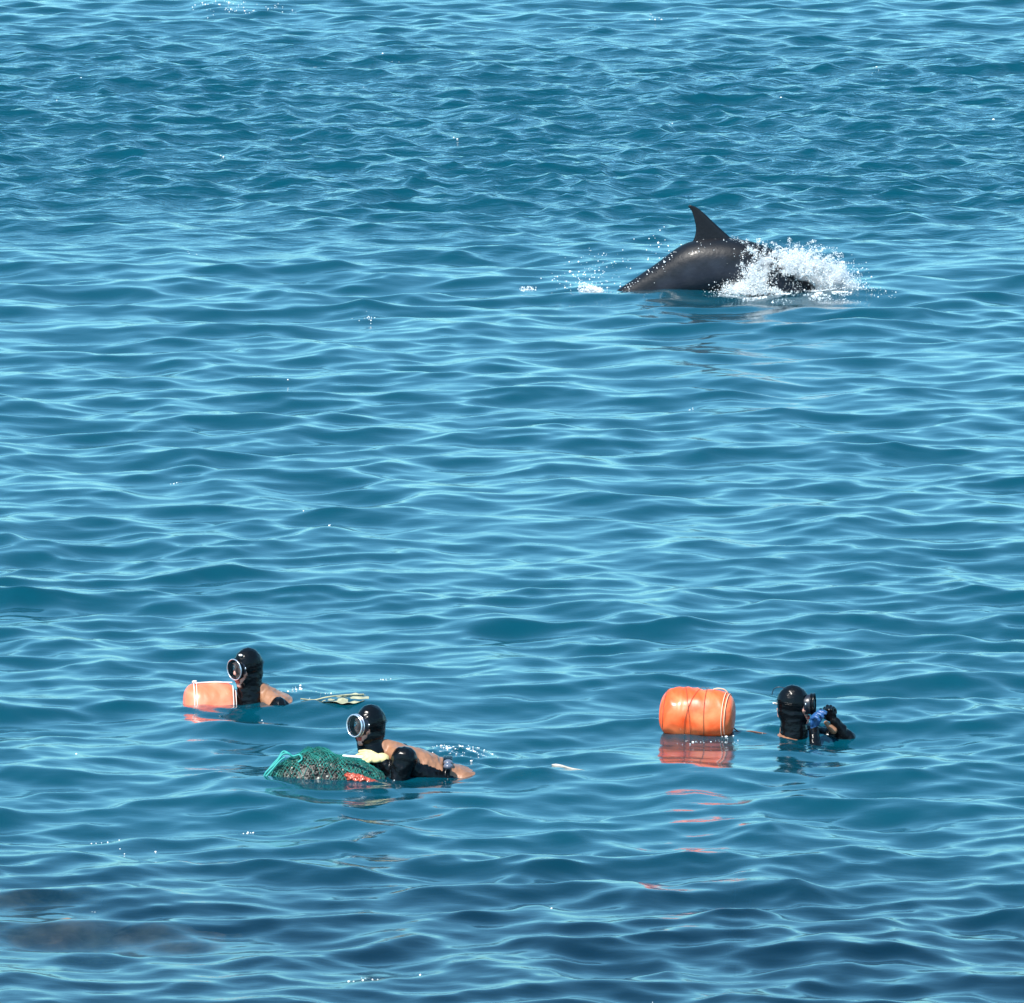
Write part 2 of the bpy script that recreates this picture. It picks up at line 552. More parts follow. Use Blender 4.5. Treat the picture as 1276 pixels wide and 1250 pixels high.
def diver(px, py, label, J, yaw, pitch, roll=0.0, dz=0.0, head=(0, 0, 0.25), bun=False, strap_up=False, mask_len=0.055,
          sleeves='black', hands=(), bib=(0, 0, 0), bibr=0.095, armr=0.064, blk=None, extra=(), group='divers in wetsuits'):
    root = link('person', None, label=label, cat='diver', group=group, loc=place(px, py, dz))
    MH = Matrix.Translation(Vector(head)) @ Matrix.Rotation(-yaw, 4, 'Z') @ Matrix.Rotation(pitch, 4, 'X') @ Matrix.Rotation(roll, 4, 'Y')
    V_ = lambda k: np.array(J[k], float)
    # body core and limbs (material 0 tan, 1 black)
    S = Prims()
    sh = (V_('sl') + V_('sr')) / 2
    side = V_('sl') - V_('sr'); w = np.linalg.norm(side); side /= w
    ax = V_('pelvis') - sh; tl = np.linalg.norm(ax); ax /= tl
    nrm = np.cross(side, ax)
    Rt = np.stack([side, nrm, ax], 1)
    for t in np.linspace(0.06, 1.0, 15):
        rw = np.interp(t, [0.06, .25, .45, .65, .82, 1], [.150, .160, .152, .142, .150, .160]); rd = np.interp(t, [0.06, .25, .45, .65, .82, 1], [.085, .100, .102, .100, .104, .110])
        S.ell(sh + ax * tl * t, (rw, rd, 0.10), Rt, 0)
        if blk is not None: S.ell(sh + ax * tl * t + np.array(blk, float), (rw * 0.97, rd * 0.97, 0.10), Rt, 1)
    nb = np.array(MH @ Vector((0, 0.02, -0.13)))
    S.chain([sh + (nb - sh) * 0.15, nb], [0.080, 0.062], 0)
    for k in ('l', 'r'):
        q_ = sh + (nb - sh) * 0.40
        S.chain([q_, q_ + (V_('s' + k) - q_) * 0.72], [0.065, 0.060], 0)
        S.chain([V_('s' + k), V_('e' + k)], [armr, armr * 0.78], 1)
        S.chain([V_('e' + k), V_('w' + k)], [0.046, 0.031], 1)
        S.chain([V_('pelvis') + side * (0.085 if k == 'l' else -0.085), V_('k' + k)], [0.092, 0.062], 0)
        S.chain([V_('k' + k), V_('a' + k)], [0.058, 0.038], 0)
        S.chain([V_('a' + k), V_('t' + k)], [0.038, 0.026], 1)
    for e_ in extra: S.ell(e_[0], e_[1], None, e_[2])
    # the person: one continuous skin mesh under the suit
    B = Prims(); B.add(S, scale=0.78, m=0); B.add(head_prims(), MH, m=0)
    B.chain([nb, np.array(MH @ Vector((0, 0.0, -0.04)))], [0.054, 0.056], 0)
    for h in hands: B.add(hand_prims(h['M'], h.get('curl', .6), h.get('side', 1), 0.0095, point=h.get('point')), scale=0.80, m=0)
    link('body', B.mesh('body', [M_skin], 0.006, 2), root)
    link('wetsuit', wrinkle(S.mesh('wetsuit', [M_tan, M_black], 0.007, 6), 0.009, 9, px, (1.8, 1, 1)), root)
    for sx in (-1, 1):
        e = link('eye', me_np('eye', *many_blobs([MH @ Vector((sx * 0.030, -0.083, 0.014))], [0.0125], ICO2), 3, [M_eye]), root)
        link('iris', me_np('iris', *many_blobs([MH @ Vector((sx * 0.030, -0.0925, 0.013))], [[0.005, 0.005, 0.005]], ICO1), 3, [M_iris]), e)
    Rm = np.array(MH.to_3x3())
    LP = Prims(); LP.ell(MH @ Vector((0, -0.090, -0.074)), (0.024, 0.009, 0.0075), Rm); LP.ell(MH @ Vector((0, -0.089, -0.085)), (0.021, 0.010, 0.0085), Rm)
    link('lips', LP.mesh('lips', [M_lip], 0.003, 1), root)
    # hood, open over the face, with a bib that tucks over the shoulders
    H = Prims()
    H.ell((0, 0.008, 0.014), (0.087, 0.104, 0.116)); H.ell((0, -0.026, -0.062), (0.072, 0.070, 0.078)); H.ell((0, 0.02, -0.04), (0.082, 0.090, 0.095))
    H.chain([(0, 0.004, -0.06), (0, 0.012, -0.14)], [0.084, 0.084])
    if bun:
        H.ell((-0.004, 0.122, -0.012), (0.056, 0.052, 0.062))
    HW = Prims(); HW.add(H, MH)
    HW.chain([np.array(MH @ Vector((0, 0.008, -0.12))), np.array(bib, float)], [0.084, bibr])
    MI = MH.inverted(); Ri = np.array(MI.to_3x3()); Ti = np.array(MI.translation)
    def cut(C):
        q = C @ Ri.T + Ti
        return (q[:, 1] < -0.03) & ((q[:, 0] / 0.062) ** 2 + ((q[:, 2] + 0.022) / 0.082) ** 2 < 1)
    hood = link('hood', wrinkle(HW.mesh('hood', [M_black], 0.006, 4, cut, 0.004), 0.0035, 11, px), root)
    return root, MH, hood

def mask(root, MH, yr=-0.150, rx=0.069, rz=0.069, cz=0.004, body=None, rimw=0.0055, strap=True, rim2=None):
    """round single-lens diving mask: steel rim, glass, rubber skirt, strap"""
    a = np.linspace(0, 2 * math.pi, 49)
    def ring(y, sx, sz, z0=cz):
        return np.stack([sx * np.cos(a), np.full_like(a, y), sz * np.sin(a) + z0], 1)
    T = lambda P: np.array([MH @ Vector(p) for p in P])
    mk = link('mask', None, root)
    rows = [ring(yr, rx, rz), ring(yr + 0.016, rx * 1.03, rz * 1.03), ring(yr * .6 - .088 * .4, rx * 0.99, rz * 0.99), ring(yr * .3 - .088 * .7, rx * 0.95, rz * 0.95), ring(-0.084, 0.062, 0.062, 0.002), ring(-0.068, 0.066, 0.066, 0.0)]
    V = np.concatenate([T(r) for r in rows]); n = 49
    F = [[i * n + j, i * n + j + 1, (i + 1) * n + j + 1, (i + 1) * n + j] for i in range(len(rows) - 1) for j in range(n - 1)]
    idx = [0 if i < 2 else 1 for i in range(len(rows) - 1) for j in range(n - 1)]
    sk = link('skirt', me_np('skirt', V, F, 4, [body or M_rubber, M_rubber], idx), mk)
    tubes('rim', [T(ring(yr, rx, rz))], rimw, rim2 or M_rim, mk, 8)
    tubes('rim', [T(ring(yr + 0.020, rx * 1.02, rz * 1.02))], rimw * 0.8, M_rim if body is M_grey else M_black, mk, 8)
    V = np.concatenate([T(ring(yr + 0.002, rx, rz)), T([(0, yr + 0.002, cz)])])
    link('lens', me_np('lens', V, [[49, j, j + 1] for j in range(48)], 3, [M_glass]), mk)
    if strap:
        b = np.linspace(-2.45, 2.45, 40)
        P = np.stack([0.093 * np.sin(b), 0.008 - 0.109 * np.cos(b + math.pi) * -1 * -1, 0.012 + 0.012 * np.cos(b)], 1)
        P[:, 1] = 0.008 + 0.109 * np.cos(b)
        tubes('strap', [T(P), T(P + np.array([0, 0, 0.010]))], 0.002, M_black, mk, 6)
        for sx in (-1, 1):
            v, f = many_blobs([MH @ Vector((sx * 0.078, -0.082, 0.014))], [[0.005, 0.007, 0.009]], ICO2)
            link('buckle', me_np('buckle', v, f, 3, [M_rim]), mk)
    return mk

def legs(p, ax, side, drop=0.1):
    """straight trailing legs from the pelvis along ax"""
    p = np.array(p, float); ax = np.array(ax, float); ax /= np.linalg.norm(ax); side = np.array(side, float)
    J = {}
    for k, s_ in (('l', 1), ('r', -1)):
        J['k' + k] = p + ax * 0.42 + side * 0.10 * s_ + np.array([0, 0, -0.03 * s_])
        J['a' + k] = p + ax * 0.80 + side * 0.11 * s_ + np.array([0, 0, -drop])
        J['t' + k] = p + ax * 0.98 + side * 0.12 * s_ + np.array([0, 0, -drop - 0.03])
    return J

# diver behind the small float, looking out over it
J = dict(sl=(0.205, -0.12, 0.000), sr=(0.09, 0.20, 0.035), pelvis=(0.50, 0.20, -0.26), el=(0.08, -0.20, -0.19), wl=(-0.12, -0.08, -0.10), er=(-0.10, 0.22, -0.18), wr=(-0.26, 0.12, -0.12))
J.update(legs(J['pelvis'], (0.8, 0.35, -0.45), (0.35, -0.85, 0)))
Mh = Matrix.Translation((-0.13, -0.08, -0.10)) @ Matrix.Rotation(R(170), 4, 'Z') @ Matrix.Rotation(R(180), 4, 'X')
hs = [dict(M=Mh, curl=0.4, side=1)]
root, MH, hood = diver(310, 878, 'diver in black hood and tan wetsuit behind the small half sunk orange float', J, R(48), R(4), head=(-0.008, 0, 0.245), hands=hs, bib=(0.012, 0.0, 0.0), bibr=0.088, blk=(0, 0, -0.045))
Q = Prims(); Q.ell(MH @ Vector((0.022, -0.070, 0.094)), (0.018, 0.010, 0.008), np.array(MH.to_3x3()))  # small white patch raised from the front of the hood
link('hood_patch', Q.mesh('hood_patch', [M_white], 0.003, 2), hood, label='white patch on the forehead')
mask(root, MH, yr=-0.113, rx=0.070, rz=0.068, rimw=0.0036)
link('glove', hand_prims(Mh, 0.4).mesh('glove', [M_black], 0.004, 2), root)
d1 = root

# diver lying on the net bag
J = dict(sl=(0.045, -0.13, 0.125), sr=(0.03, 0.20, 0.09), pelvis=(0.40, 0.08, -0.065), el=(0.075, -0.17, -0.08), wl=(-0.10, -0.13, 0.035), er=(-0.16, 0.24, 0.0), wr=(-0.30, 0.16, 0.02))
J.update(legs(J['pelvis'], (1, 0.2, -0.08), (0.1, -1, 0), 0.28))
J['wl'] = (-0.092, -0.12, 0.118); J['el'] = (0.0, -0.16, 0.0)
Mh = Matrix.Translation((-0.100, -0.125, 0.130)) @ Matrix.Rotation(R(203), 4, 'Z') @ Matrix.Rotation(R(-8), 4, 'Y') @ Matrix.Rotation(R(-38), 4, 'X') @ Matrix.Scale(1.12, 4)
Mh2 = Matrix.Translation((-0.30, 0.16, 0.03)) @ Matrix.Rotation(R(180), 4, 'Z') @ Matrix.Rotation(R(20), 4, 'Y')
hs = [dict(M=Mh, curl=0.72, side=-1, point=0.45), dict(M=Mh2, curl=0.6, side=1)]
root, MH, hood = diver(495, 966, 'diver with cream glove leaning on the green net bag, tan back awash', J, R(45), R(-2), head=(-0.170, 0.02, 0.315), hands=hs, bib=(-0.10, -0.02, 0.0), bibr=0.086, armr=0.080, blk=(0, -0.035, -0.035))
mask(root, MH, yr=-0.132, rx=0.066, rz=0.068, body=M_grey, rimw=0.005)
link('glove', hand_prims(Mh, 0.72, -1, 0.0105, point=0.45).mesh('glove', [M_cream], 0.0035, 2), root, label='cream cotton glove')
link('glove', hand_prims(Mh2, 0.6, 1, 0.010).mesh('glove', [M_cream], 0.004, 2), root)
b_ = np.linspace(0, 2 * math.pi, 30)
pc = np.array([0.275, 0.085, -0.010])
tubes('weight_belt', [np.stack([pc[0] + 0.02 * np.sin(b_) + o_, pc[1] + 0.166 * np.cos(b_), pc[2] + 0.112 * np.sin(b_)], 1) for o_ in (0, 0.018, 0.036)], 0.012, M_black, root, 8)
for yy in (-0.06, 0.02):
    bmw = Prims(); bmw.ell((0.315, yy - 0.05, 0.092 - 0.25 * abs(yy)), (0.03, 0.032, 0.02))
    link('belt_weight', bmw.mesh('belt_weight', [M_grey], 0.005, 2), root)
d2 = root

# diver with both hands raised behind the hood
J = dict(sl=(-0.02, 0.20, -0.03), sr=(-0.05, -0.13, -0.125), pelvis=(-0.22, 0.0, -0.50), er=(0.13, -0.22, -0.15), wr=(0.120, -0.095, 0.03), el=(0.350, 0.05, -0.055), wl=(0.252, 0.03, 0.068))
J.update(legs(J['pelvis'], (-0.2, 0.0, -1), (0, 1, 0)))
Mh = Matrix.Translation((0.120, -0.092, 0.040)) @ Matrix.Rotation(R(-90), 4, 'Z') @ Matrix.Rotation(R(-82), 4, 'Y') @ Matrix.Rotation(R(60), 4, 'X')
Mh2 = Matrix.Translation((0.254, 0.03, 0.068)) @ Matrix.Rotation(R(-122), 4, 'Y') @ Matrix.Rotation(R(60), 4, 'X')
hs = [dict(M=Mh, curl=0.75, side=1), dict(M=Mh2, curl=1.1, side=1)]
root, MH, hood = diver(990, 911, 'diver in black hood right of the large float, both gloved hands raised to the mask', J, R(-82), R(-2), dz=0.015, head=(-0.002, 0.0, 0.175), hands=hs, bib=(-0.005, 0.0, -0.02), bibr=0.092, extra=[((-0.090, -0.03, -0.045), (0.07, 0.09, 0.034), 0), ((-0.05, -0.07, -0.05), (0.08, 0.06, 0.026), 0)])
mask(root, MH, yr=-0.130, rx=0.066, rz=0.068, body=M_black, strap=True, rim2=M_black, rimw=0.004)
link('glove', hand_prims(Mh, 0.75, 1, 0.0115).mesh('glove', [M_blue], 0.004, 2), root, label='blue rubber glove')
link('glove', hand_prims(Mh2, 1.1, 1, 0.0115).mesh('glove', [M_black], 0.004, 2), root, label='black glove')
Q = Prims(); Q.chain([(0.20, 0.0, 0.060), (0.250, 0.01, 0.008)], [0.014, 0.024])
link('sleeve_cuff', Q.mesh('sleeve_cuff', [M_tan], 0.004, 2), root)
sn = curve_pts([MH @ Vector((0.0, 0.060, 0.110)), MH @ Vector((0.0, 0.100, 0.116)), MH @ Vector((0.0, 0.130, 0.100)), MH @ Vector((0.0, 0.142, 0.065))], 20)
tubes('mask_tether', [sn], 0.0028, M_rubber, root)
Q = Prims(); Q.chain([MH @ Vector((0.02, 0.135, 0.010)), MH @ Vector((0.07, 0.094, -0.006))], [0.007, 0.009])
link('strap_clip', Q.mesh('strap_clip', [M_white], 0.003, 1), root, label='white strap clip')
Q = Prims(); Q.chain([MH @ Vector((0.035, 0.106, -0.03)), MH @ Vector((0.035, 0.100, -0.075))], [0.012, 0.014])
link('nape', Q.mesh('nape', [M_skin], 0.004, 2), root)
d3 = root

# ---------------------------------------------------------------- orange floats
def float_mat(name, c_hi, c_lo, pale=0.3):
    """orange cloth over foam, with paler patches at random in the cloth"""
    m = mat(name)
    out = N(m, 'ShaderNodeOutputMaterial')
    p = N(m, 'ShaderNodeBsdfPrincipled', i_Roughness=0.42)
    p.inputs['Coat Weight'].default_value = 0.25
    tc = N(m, 'ShaderNodeTexCoord')
    n = N(m, 'ShaderNodeTexNoise', i_Scale=4.0, i_Detail=7.0, i_Distortion=0.8); L(m, tc.outputs['Object'], n.inputs['Vector'])
    r = N(m, 'ShaderNodeValToRGB'); L(m, n.outputs[0], r.inputs[0])
    r.color_ramp.elements[0].position = 0.42; r.color_ramp.elements[1].position = 0.74
    r.color_ramp.elements[0].color = (*c_lo, 1); r.color_ramp.elements[1].color = (*c_hi, 1)
    L(m, r.outputs[0], p.inputs['Base Color'])
    b = N(m, 'ShaderNodeBump', i_Distance=0.005, i_Strength=0.4)
    n2 = N(m, 'ShaderNodeTexNoise', i_Scale=14.0, i_Detail=3.0); L(m, tc.outputs['Object'], n2.inputs['Vector'])
    L(m, n2.outputs[0], b.inputs['Height']); L(m, b.outputs[0], p.inputs['Normal'])
    L(m, p.outputs[0], out.inputs[0])
    return m

def barrel_pt(x, ang, hl, rad, bulge=0.03, e=4.2):
    t = min(1.0, abs(x) / hl)
    r = rad * (1 - t ** e) ** (1 / e * 1.15) * (1 + bulge * (1 - t * t))
    return np.array((x, -r * math.cos(ang), r * math.sin(ang)))

def barrel(name, root, hl, rad, m, seed, wob=0.012):
    xs = hl * np.sin(np.linspace(-math.pi / 2, math.pi / 2, 50)) ** 1
    A = 72
    V = []
    for x in xs:
        for k in range(A):
            ang = 2 * math.pi * k / A
            p = barrel_pt(x, ang, hl, rad)
            w = noise.noise(Vector((p[0] * 7 + seed, p[1] * 7, p[2] * 7))) * wob + (0.5 - abs(noise.noise(Vector((p[0] * 16, p[1] * 6 + seed, p[2] * 6))) * 2)) * wob * 0.7 + noise.noise(Vector((p[0] * 22, p[1] * 22 + seed, p[2] * 22))) * wob * 0.3
            d = np.array((0, p[1], p[2])); l = np.linalg.norm(d)
            if l > 1e-4: p = p + d / l * w * min(1, l / 0.05)
            V.append(p)
    i = np.arange(50 * A).reshape(50, A); j = np.roll(i, -1, 1)
    F = np.stack([i[:-1], j[:-1], j[1:], i[1:]], -1).reshape(-1, 4)
    return link(name, me_np(name, V, F[:, ::-1], 4, [m]), root)

M_fl1 = float_mat('pale_orange_cloth', (0.95, 0.34, 0.21), (0.92, 0.16, 0.07))
M_fl2 = float_mat('orange_cloth', (0.94, 0.27, 0.095), (0.86, 0.085, 0.010))
M_rope_w = pbr('white_rope', (0.75, 0.70, 0.66), 0.7, bump=0.002, bscale=120)
M_rope_d = pbr('brown_cord', (0.16, 0.06, 0.03), 0.8)
M_rope_o = pbr('pale_orange_rope', (0.85, 0.45, 0.30), 0.6)

root = link('fishing_float', None, label='small salmon orange float with white straps, half sunk before the left diver', cat='float', group='orange diving floats', loc=place(262, 875, -0.040))
root.rotation_euler = (0, R(-1), R(4))
barrel('float_body', root, 0.178, 0.168, M_fl1, 3.0, 0.006)
for x0, wd in ((-0.105, 0.010), (-0.088, 0.006), (0.150, 0.010), (0.168, 0.008)):
    P = [[barrel_pt(x0, t, 0.178, 0.168 + 0.004)[i] for i in range(3)] for t in np.linspace(0, 2 * math.pi, 50)]
    tubes('strap_rope', [P], wd * 0.33, M_rope_w, root)
tubes('knot', [curve_pts([(-0.10, 0, 0.174), (-0.11, -0.02, 0.180), (-0.09, -0.01, 0.181), (-0.10, 0.01, 0.174)], 16)], 0.008, M_rope_w, root)
tubes('strap_rope', [curve_pts([(-0.10, -0.03, 0.173), (0.0, -0.03, 0.176), (0.15, -0.03, 0.171)], 20)], 0.004, M_rope_w, root)
f1 = root

root = link('fishing_float', None, label='large orange float bound in thin cords, mirrored in the water', cat='float', group='orange diving floats', loc=place(869, 911, 0.0))
root.rotation_euler = (0, R(2), R(-10))
root.location.z += 0.112
barrel('float_body', root, 0.240, 0.160, M_fl2, 9.0, 0.010)
def wrap(x0, x1, r=0.0016, off=0.007, m=None, nm='binding_cord', t0=0, t1=2 * math.pi):
    P = []
    for t in np.linspace(t0, t1, 60):
        x = x0 + (x1 - x0) * 0.5 * (1 - math.cos(t + 0.6))
        P.append(barrel_pt(x, t, 0.240, 0.160 + off))
    tubes(nm, [P], r, m or M_rope_d, root)
for a_, b_2 in ((-0.205, -0.19), (-0.02, -0.10), (0.065, 0.058), (-0.06, 0.05)):
    wrap(a_, b_2)
wrap(0.175, 0.185, 0.0035, 0.006, M_rope_o, 'strap_rope')
wrap(0.192, 0.205, 0.0035, 0.005, M_rope_o, 'strap_rope')
tubes('carry_loop', [curve_pts([(0.10, -0.02, 0.166), (0.13, -0.03, 0.176), (0.17, -0.02, 0.170), (0.19, -0.01, 0.150)], 16)], 0.004, M_rope_o, root)
f3 = root

# line from the big float to its diver
z0 = sea_z(f3.location.x + 0.3, f3.location.y)
def on_sea(px, py, dz=0.0):
    return place(px, py, dz)
tubes('tether_line', [curve_pts([on_sea(912, 909, 0.02), on_sea(922, 914, -0.004), on_sea(934, 916, 0.0), on_sea(948, 917, 0.003), on_sea(964, 914, -0.01), on_sea(974, 913, -0.03)], 40)], 0.004, M_rope_d,
      label='thin dark tether line between large float and right diver', cat='rope')

# ---------------------------------------------------------------- net bag
nb_root = link('net_bag', None, label='green net bag heaped with shells in front of the leaning diver', cat='net bag', loc=place(400, 969, -0.01))
PX = np.array([326, 334, 345, 358, 372, 385, 397, 412, 430, 450, 466, 478, 484])
PZ = np.array([-20, 4, 17, 25, 30, 37, 37, 31, 27, 22, 14, 3, -20]) / 200.0
XS = (PX - 400) / 200.0
def mound(x, y):
    h = np.interp(x, XS, PZ)
    wy = 0.20 * np.clip(1 - ((x + 0.0) / 0.42) ** 4, 0.05, 1)
    t = np.clip(np.abs(y) / wy, 0, 1.3)
    n = noise.noise(Vector((x * 9, y * 9, 3.3))) * 0.030 + noise.noise(Vector((x * 22, y * 22, 1.3))) * 0.014
    return (h + 0.08) * (1 - t ** 2.4) - 0.08 + n * (1 - t * 0.5)
M_dark = pbr('wet_seaweed', (0.010, 0.012, 0.009), 0.45, bump=0.02, bscale=30, var=0.6, vscale=30)
nx_, ny_ = 90, 50
gx_ = np.linspace(-0.38, 0.42, nx_); gy_ = np.linspace(-0.24, 0.24, ny_)
V = [(x, y, mound(x, y) - 0.008) for x in gx_ for y in gy_]
i = np.arange(nx_ * ny_).reshape(nx_, ny_)
F = np.stack([i[:-1, :-1], i[1:, :-1], i[1:, 1:], i[:-1, 1:]], -1).reshape(-1, 4)
link('seaweed_heap', me_np('seaweed_heap', V, F, 4, [M_dark]), nb_root)
# shells: dark turban shells with a few pale ones
r_ = random.Random(5)
dark, pale = [], []
for k in range(1100):
    x = r_.uniform(-0.36, 0.40); y = r_.uniform(-0.2, 0.15)
    z = mound(x, y)
    if z < -0.06: continue
    (pale if r_.random() < 0.13 else dark).append((x, y, z - 0.004))
M_shell = pbr('dark_turban_shell', (0.016, 0.015, 0.012), 0.4, var=0.7, vscale=60, coat=0.05)
M_shellp = pbr('pale_shell', (0.34, 0.34, 0.29), 0.4, var=0.5, vscale=60)
for nm, P, m, s0 in (('dark_shells', dark, M_shell, 0.0095), ('pale_shells', pale, M_shellp, 0.0075)):
    rr = np.array([[s0 * r_.uniform(0.45, 1.5) for _ in range(3)] for _ in P])
    v, f = many_blobs(P, rr, ICO2)
    link(nm, me_np(nm, v, f, 3, [m]), nb_root, kind='stuff')
# the net itself: two crossing families of cords, loose and doubled
M_net = pbr('green_net_cord', (0.004, 0.15, 0.125), 0.6, var=0.6, vscale=14)
M_netr = pbr('turquoise_rope', (0.015, 0.28, 0.25), 0.6, bump=0.002, bscale=90)
paths = []
for layer in range(2):
    for fam in (1, -1):
        for c in np.arange(-0.75, 0.75, 0.019 if layer == 0 else 0.027):
            P = []
            for t in np.linspace(-0.26, 0.24, 44):
                x = c + fam * t * 1.0 + 0.10 * layer
                if not (-0.365 < x < 0.405): 
                    if len(P) > 2: paths.append(P)
                    P = []; continue
                wob = 0.010 * noise.noise(Vector((x * 16 + layer * 7, t * 16, c * 3 + fam)))
                # torn open in the middle so that the shells show
                y = t + wob
                z = mound(x, y)
                if layer == 0 and -0.22 < x < 0.16 and z < 0.09 + 0.05 * noise.noise(Vector((x * 8, y * 8, 9))) and (int(c * 1000) % 3 != 0): 
                    if len(P) > 2: paths.append(P)
                    P = []; continue
                if layer == 1 and not (x > 0.10 or x < -0.12) and z < 0.11:
                    if len(P) > 2: paths.append(P)
                    P = []; continue
                P.append((x + wob, y, z + 0.008 + 0.006 * layer + 0.006 * noise.noise(Vector((x * 30, y * 30, layer + fam)))))
            if len(P) > 2: paths.append(P)
tubes('netting', paths, 0.0019, M_net, nb_root, 4, kind='stuff')
tubes('drawstring_rope', [curve_pts([(-0.36, -0.12, 0.0), (-0.335, -0.12, 0.06), (-0.28, -0.10, 0.11), (-0.235, -0.08, 0.165), (-0.20, -0.08, 0.172), (-0.17, -0.08, 0.155), (-0.13, -0.09, 0.165), (-0.115, -0.10, 0.14), (-0.14, -0.11, 0.12)], 60)], 0.0062, M_netr, nb_root)
tubes('drawstring_rope', [curve_pts([(-0.35, -0.13, 0.02), (-0.30, -0.12, 0.075), (-0.25, -0.10, 0.13), (-0.22, -0.09, 0.15)], 30)], 0.006, M_netr, nb_root)
tubes('drawstring_rope', [curve_pts([(-0.34, -0.11, 0.05), (-0.29, -0.09, 0.11), (-0.26, -0.07, 0.14), (-0.23, -0.05, 0.18), (-0.19, -0.07, 0.168)], 30)], 0.006, M_netr, nb_root)
tubes('rim_rope', [curve_pts([(0.13, -0.17, 0.10), (0.22, -0.19, 0.06), (0.31, -0.19, 0.03), (0.37, -0.16, 0.0), (0.40, -0.08, -0.01)], 30)], 0.005, M_net, nb_root)
M_red = pbr('red_sea_squirt', (0.34, 0.05, 0.022), 0.35, bump=0.006, bscale=60, var=0.6, vscale=40, coat=0.4)
Q = Prims()
Q.chain([(0.17, -0.195, 0.050), (0.26, -0.215, 0.026), (0.345, -0.215, -0.004)], [0.020, 0.030, 0.022]); Q.ell((0.23, -0.215, 0.03), (0.035, 0.022, 0.024))
link('red_float_end', wrinkle(Q.mesh('red_float_end', [M_red], 0.004, 2), 0.016, 30), nb_root, label='red orange end of the float under the net')
# small white tool the cream glove points over
Q = Prims(); Q.chain([(0.140, -0.13, 0.166), (0.255, -0.150, 0.160)], [0.0070, 0.0090])
link('prying_tool', Q.mesh('prying_tool', [M_white], 0.004, 2), None, label='short white tool handle lying on the net by the cream glove', cat='tool', loc=nb_root.location.copy())

# ---------------------------------------------------------------- pale net and pole just under the surface
M_pale = pbr('pale_yellow_net', (0.36, 0.35, 0.22), 0.7, bump=0.01, bscale=40, var=0.3, vscale=20)
c0 = place(430, 870, 0.0)
V, idx_ = [], {}
n1, n2 = 40, 24
for a in range(n1):
    for b in range(n2):
        u = a / (n1 - 1) * 2 - 1; w_ = b / (n2 - 1) * 2 - 1
        wd = 0.20 * math.sqrt(max(0.02, 1 - u * u)) * (0.65 + 0.35 * u)
        x = u * 0.155; y = w_ * wd + 0.05 * u
        X, Y = c0.x + x, c0.y + y
        V.append((x, y, 0.0, X, Y))
zz_ = waves(np.array([v[3] for v in V]), np.array([v[4] for v in V]))[2]
V = [(v[0], v[1], float(z) - c0.z - 0.002 + 0.018 * noise.noise(Vector((v[0] * 18, v[1] * 14, 2)))) for v, z in zip(V, zz_)]
i = np.arange(n1 * n2).reshape(n1, n2)
F = np.stack([i[:-1, :-1], i[1:, :-1], i[1:, 1:], i[:-1, 1:]], -1).reshape(-1, 4)
pn = link('floating_net', None, label='pale yellow net patch awash behind the left diver', cat='net', loc=c0)
link('net_cloth', me_np('net_cloth', V, F, 4, [M_pale]), pn)
wr = np.linspace(0, 1, 30)
tubes('net_cord', [curve_pts([(-0.29, -0.02, 0.0), (-0.2, 0.0, -0.01), (-0.12, 0.0, 0.008), (0.0, 0.08, 0.01), (0.12, 0.14, 0.006)], 40)], 0.005, M_pale, pn)
def awash(px0, py0, px1, py1, r0, r1, name, label, cat, m, lift=0.004):
    a, b = at_water(px0, py0), at_water(px1, py1)
    P = []
    for t in np.linspace(0, 1, 24):
        x, y = a.x + (b.x - a.x) * t, a.y + (b.y - a.y) * t
        P.append((x, y, sea_z(x, y) + lift - 0.012 * t))
    rr = np.interp(np.linspace(0, 1, 24), [0, 0.08, 0.3, 1], [r0 * 0.4, r0, r0 * 0.8, r1])
    return tubes(name, [np.array(P)], [rr], m, None, 8, label=label, cat=cat)
M_pole = pbr('weathered_pole', (0.42, 0.39, 0.33), 0.6, var=0.2)
awash(688, 952, 742, 962, 0.010, 0.004, 'spear_pole', 'pale thin pole lying awash between the net diver and large float', 'pole', M_pole)

# ---------------------------------------------------------------- dolphin
def dolphin_mat():
    m = mat('dolphin_skin')
    out = N(m, 'ShaderNodeOutputMaterial')
    p = N(m, 'ShaderNodeBsdfPrincipled', i_Roughness=0.45)
    p.inputs['Coat Weight'].default_value = 0.04; p.inputs['Coat Roughness'].default_value = 0.1
    p.inputs['Specular IOR Level'].default_value = 0.22
    tc = N(m, 'ShaderNodeTexCoord'); at = N(m, 'ShaderNodeAttribute', attribute_name='flank')
    n = N(m, 'ShaderNodeTexNoise', i_Scale=5.0, i_Detail=6.0); L(m, tc.outputs['Object'], n.inputs['Vector'])
    ad = N(m, 'ShaderNodeMath', operation='MULTIPLY_ADD'); L(m, n.outputs[0], ad.inputs[0]); ad.inputs[1].default_value = 0.6; L(m, at.outputs['Fac'], ad.inputs[2])
    r = N(m, 'ShaderNodeValToRGB'); L(m, ad.outputs[0], r.inputs[0])
    e = r.color_ramp.elements
    e[0].position = 0.25; e[0].color = (0.046, 0.050, 0.060, 1); e[1].position = 1.15 if False else 1.0; e[1].color = (0.006, 0.007, 0.010, 1)
    k = e.new(0.72); k.color = (0.020, 0.025, 0.037, 1)
    L(m, r.outputs[0], p.inputs['Base Color'])
    b = N(m, 'ShaderNodeBump', i_Distance=0.006, i_Strength=0.5)
    n2 = N(m, 'ShaderNodeTexNoise', i_Scale=26.0, i_Detail=7.0); L(m, tc.outputs['Object'], n2.inputs['Vector'])
    L(m, n2.outputs[0], b.inputs['Height']); L(m, b.outputs[0], p.inputs['Normal']); L(m, b.outputs[0], p.inputs['Coat Normal'])
    L(m, p.outputs[0], out.inputs[0])
    return m
M_dol = dolphin_mat()
dol_loc = place(865, 360, 0.0)
dol = link('dolphin', None, label='dark grey dolphin arching its back and fin out of the water', cat='dolphin', loc=dol_loc)
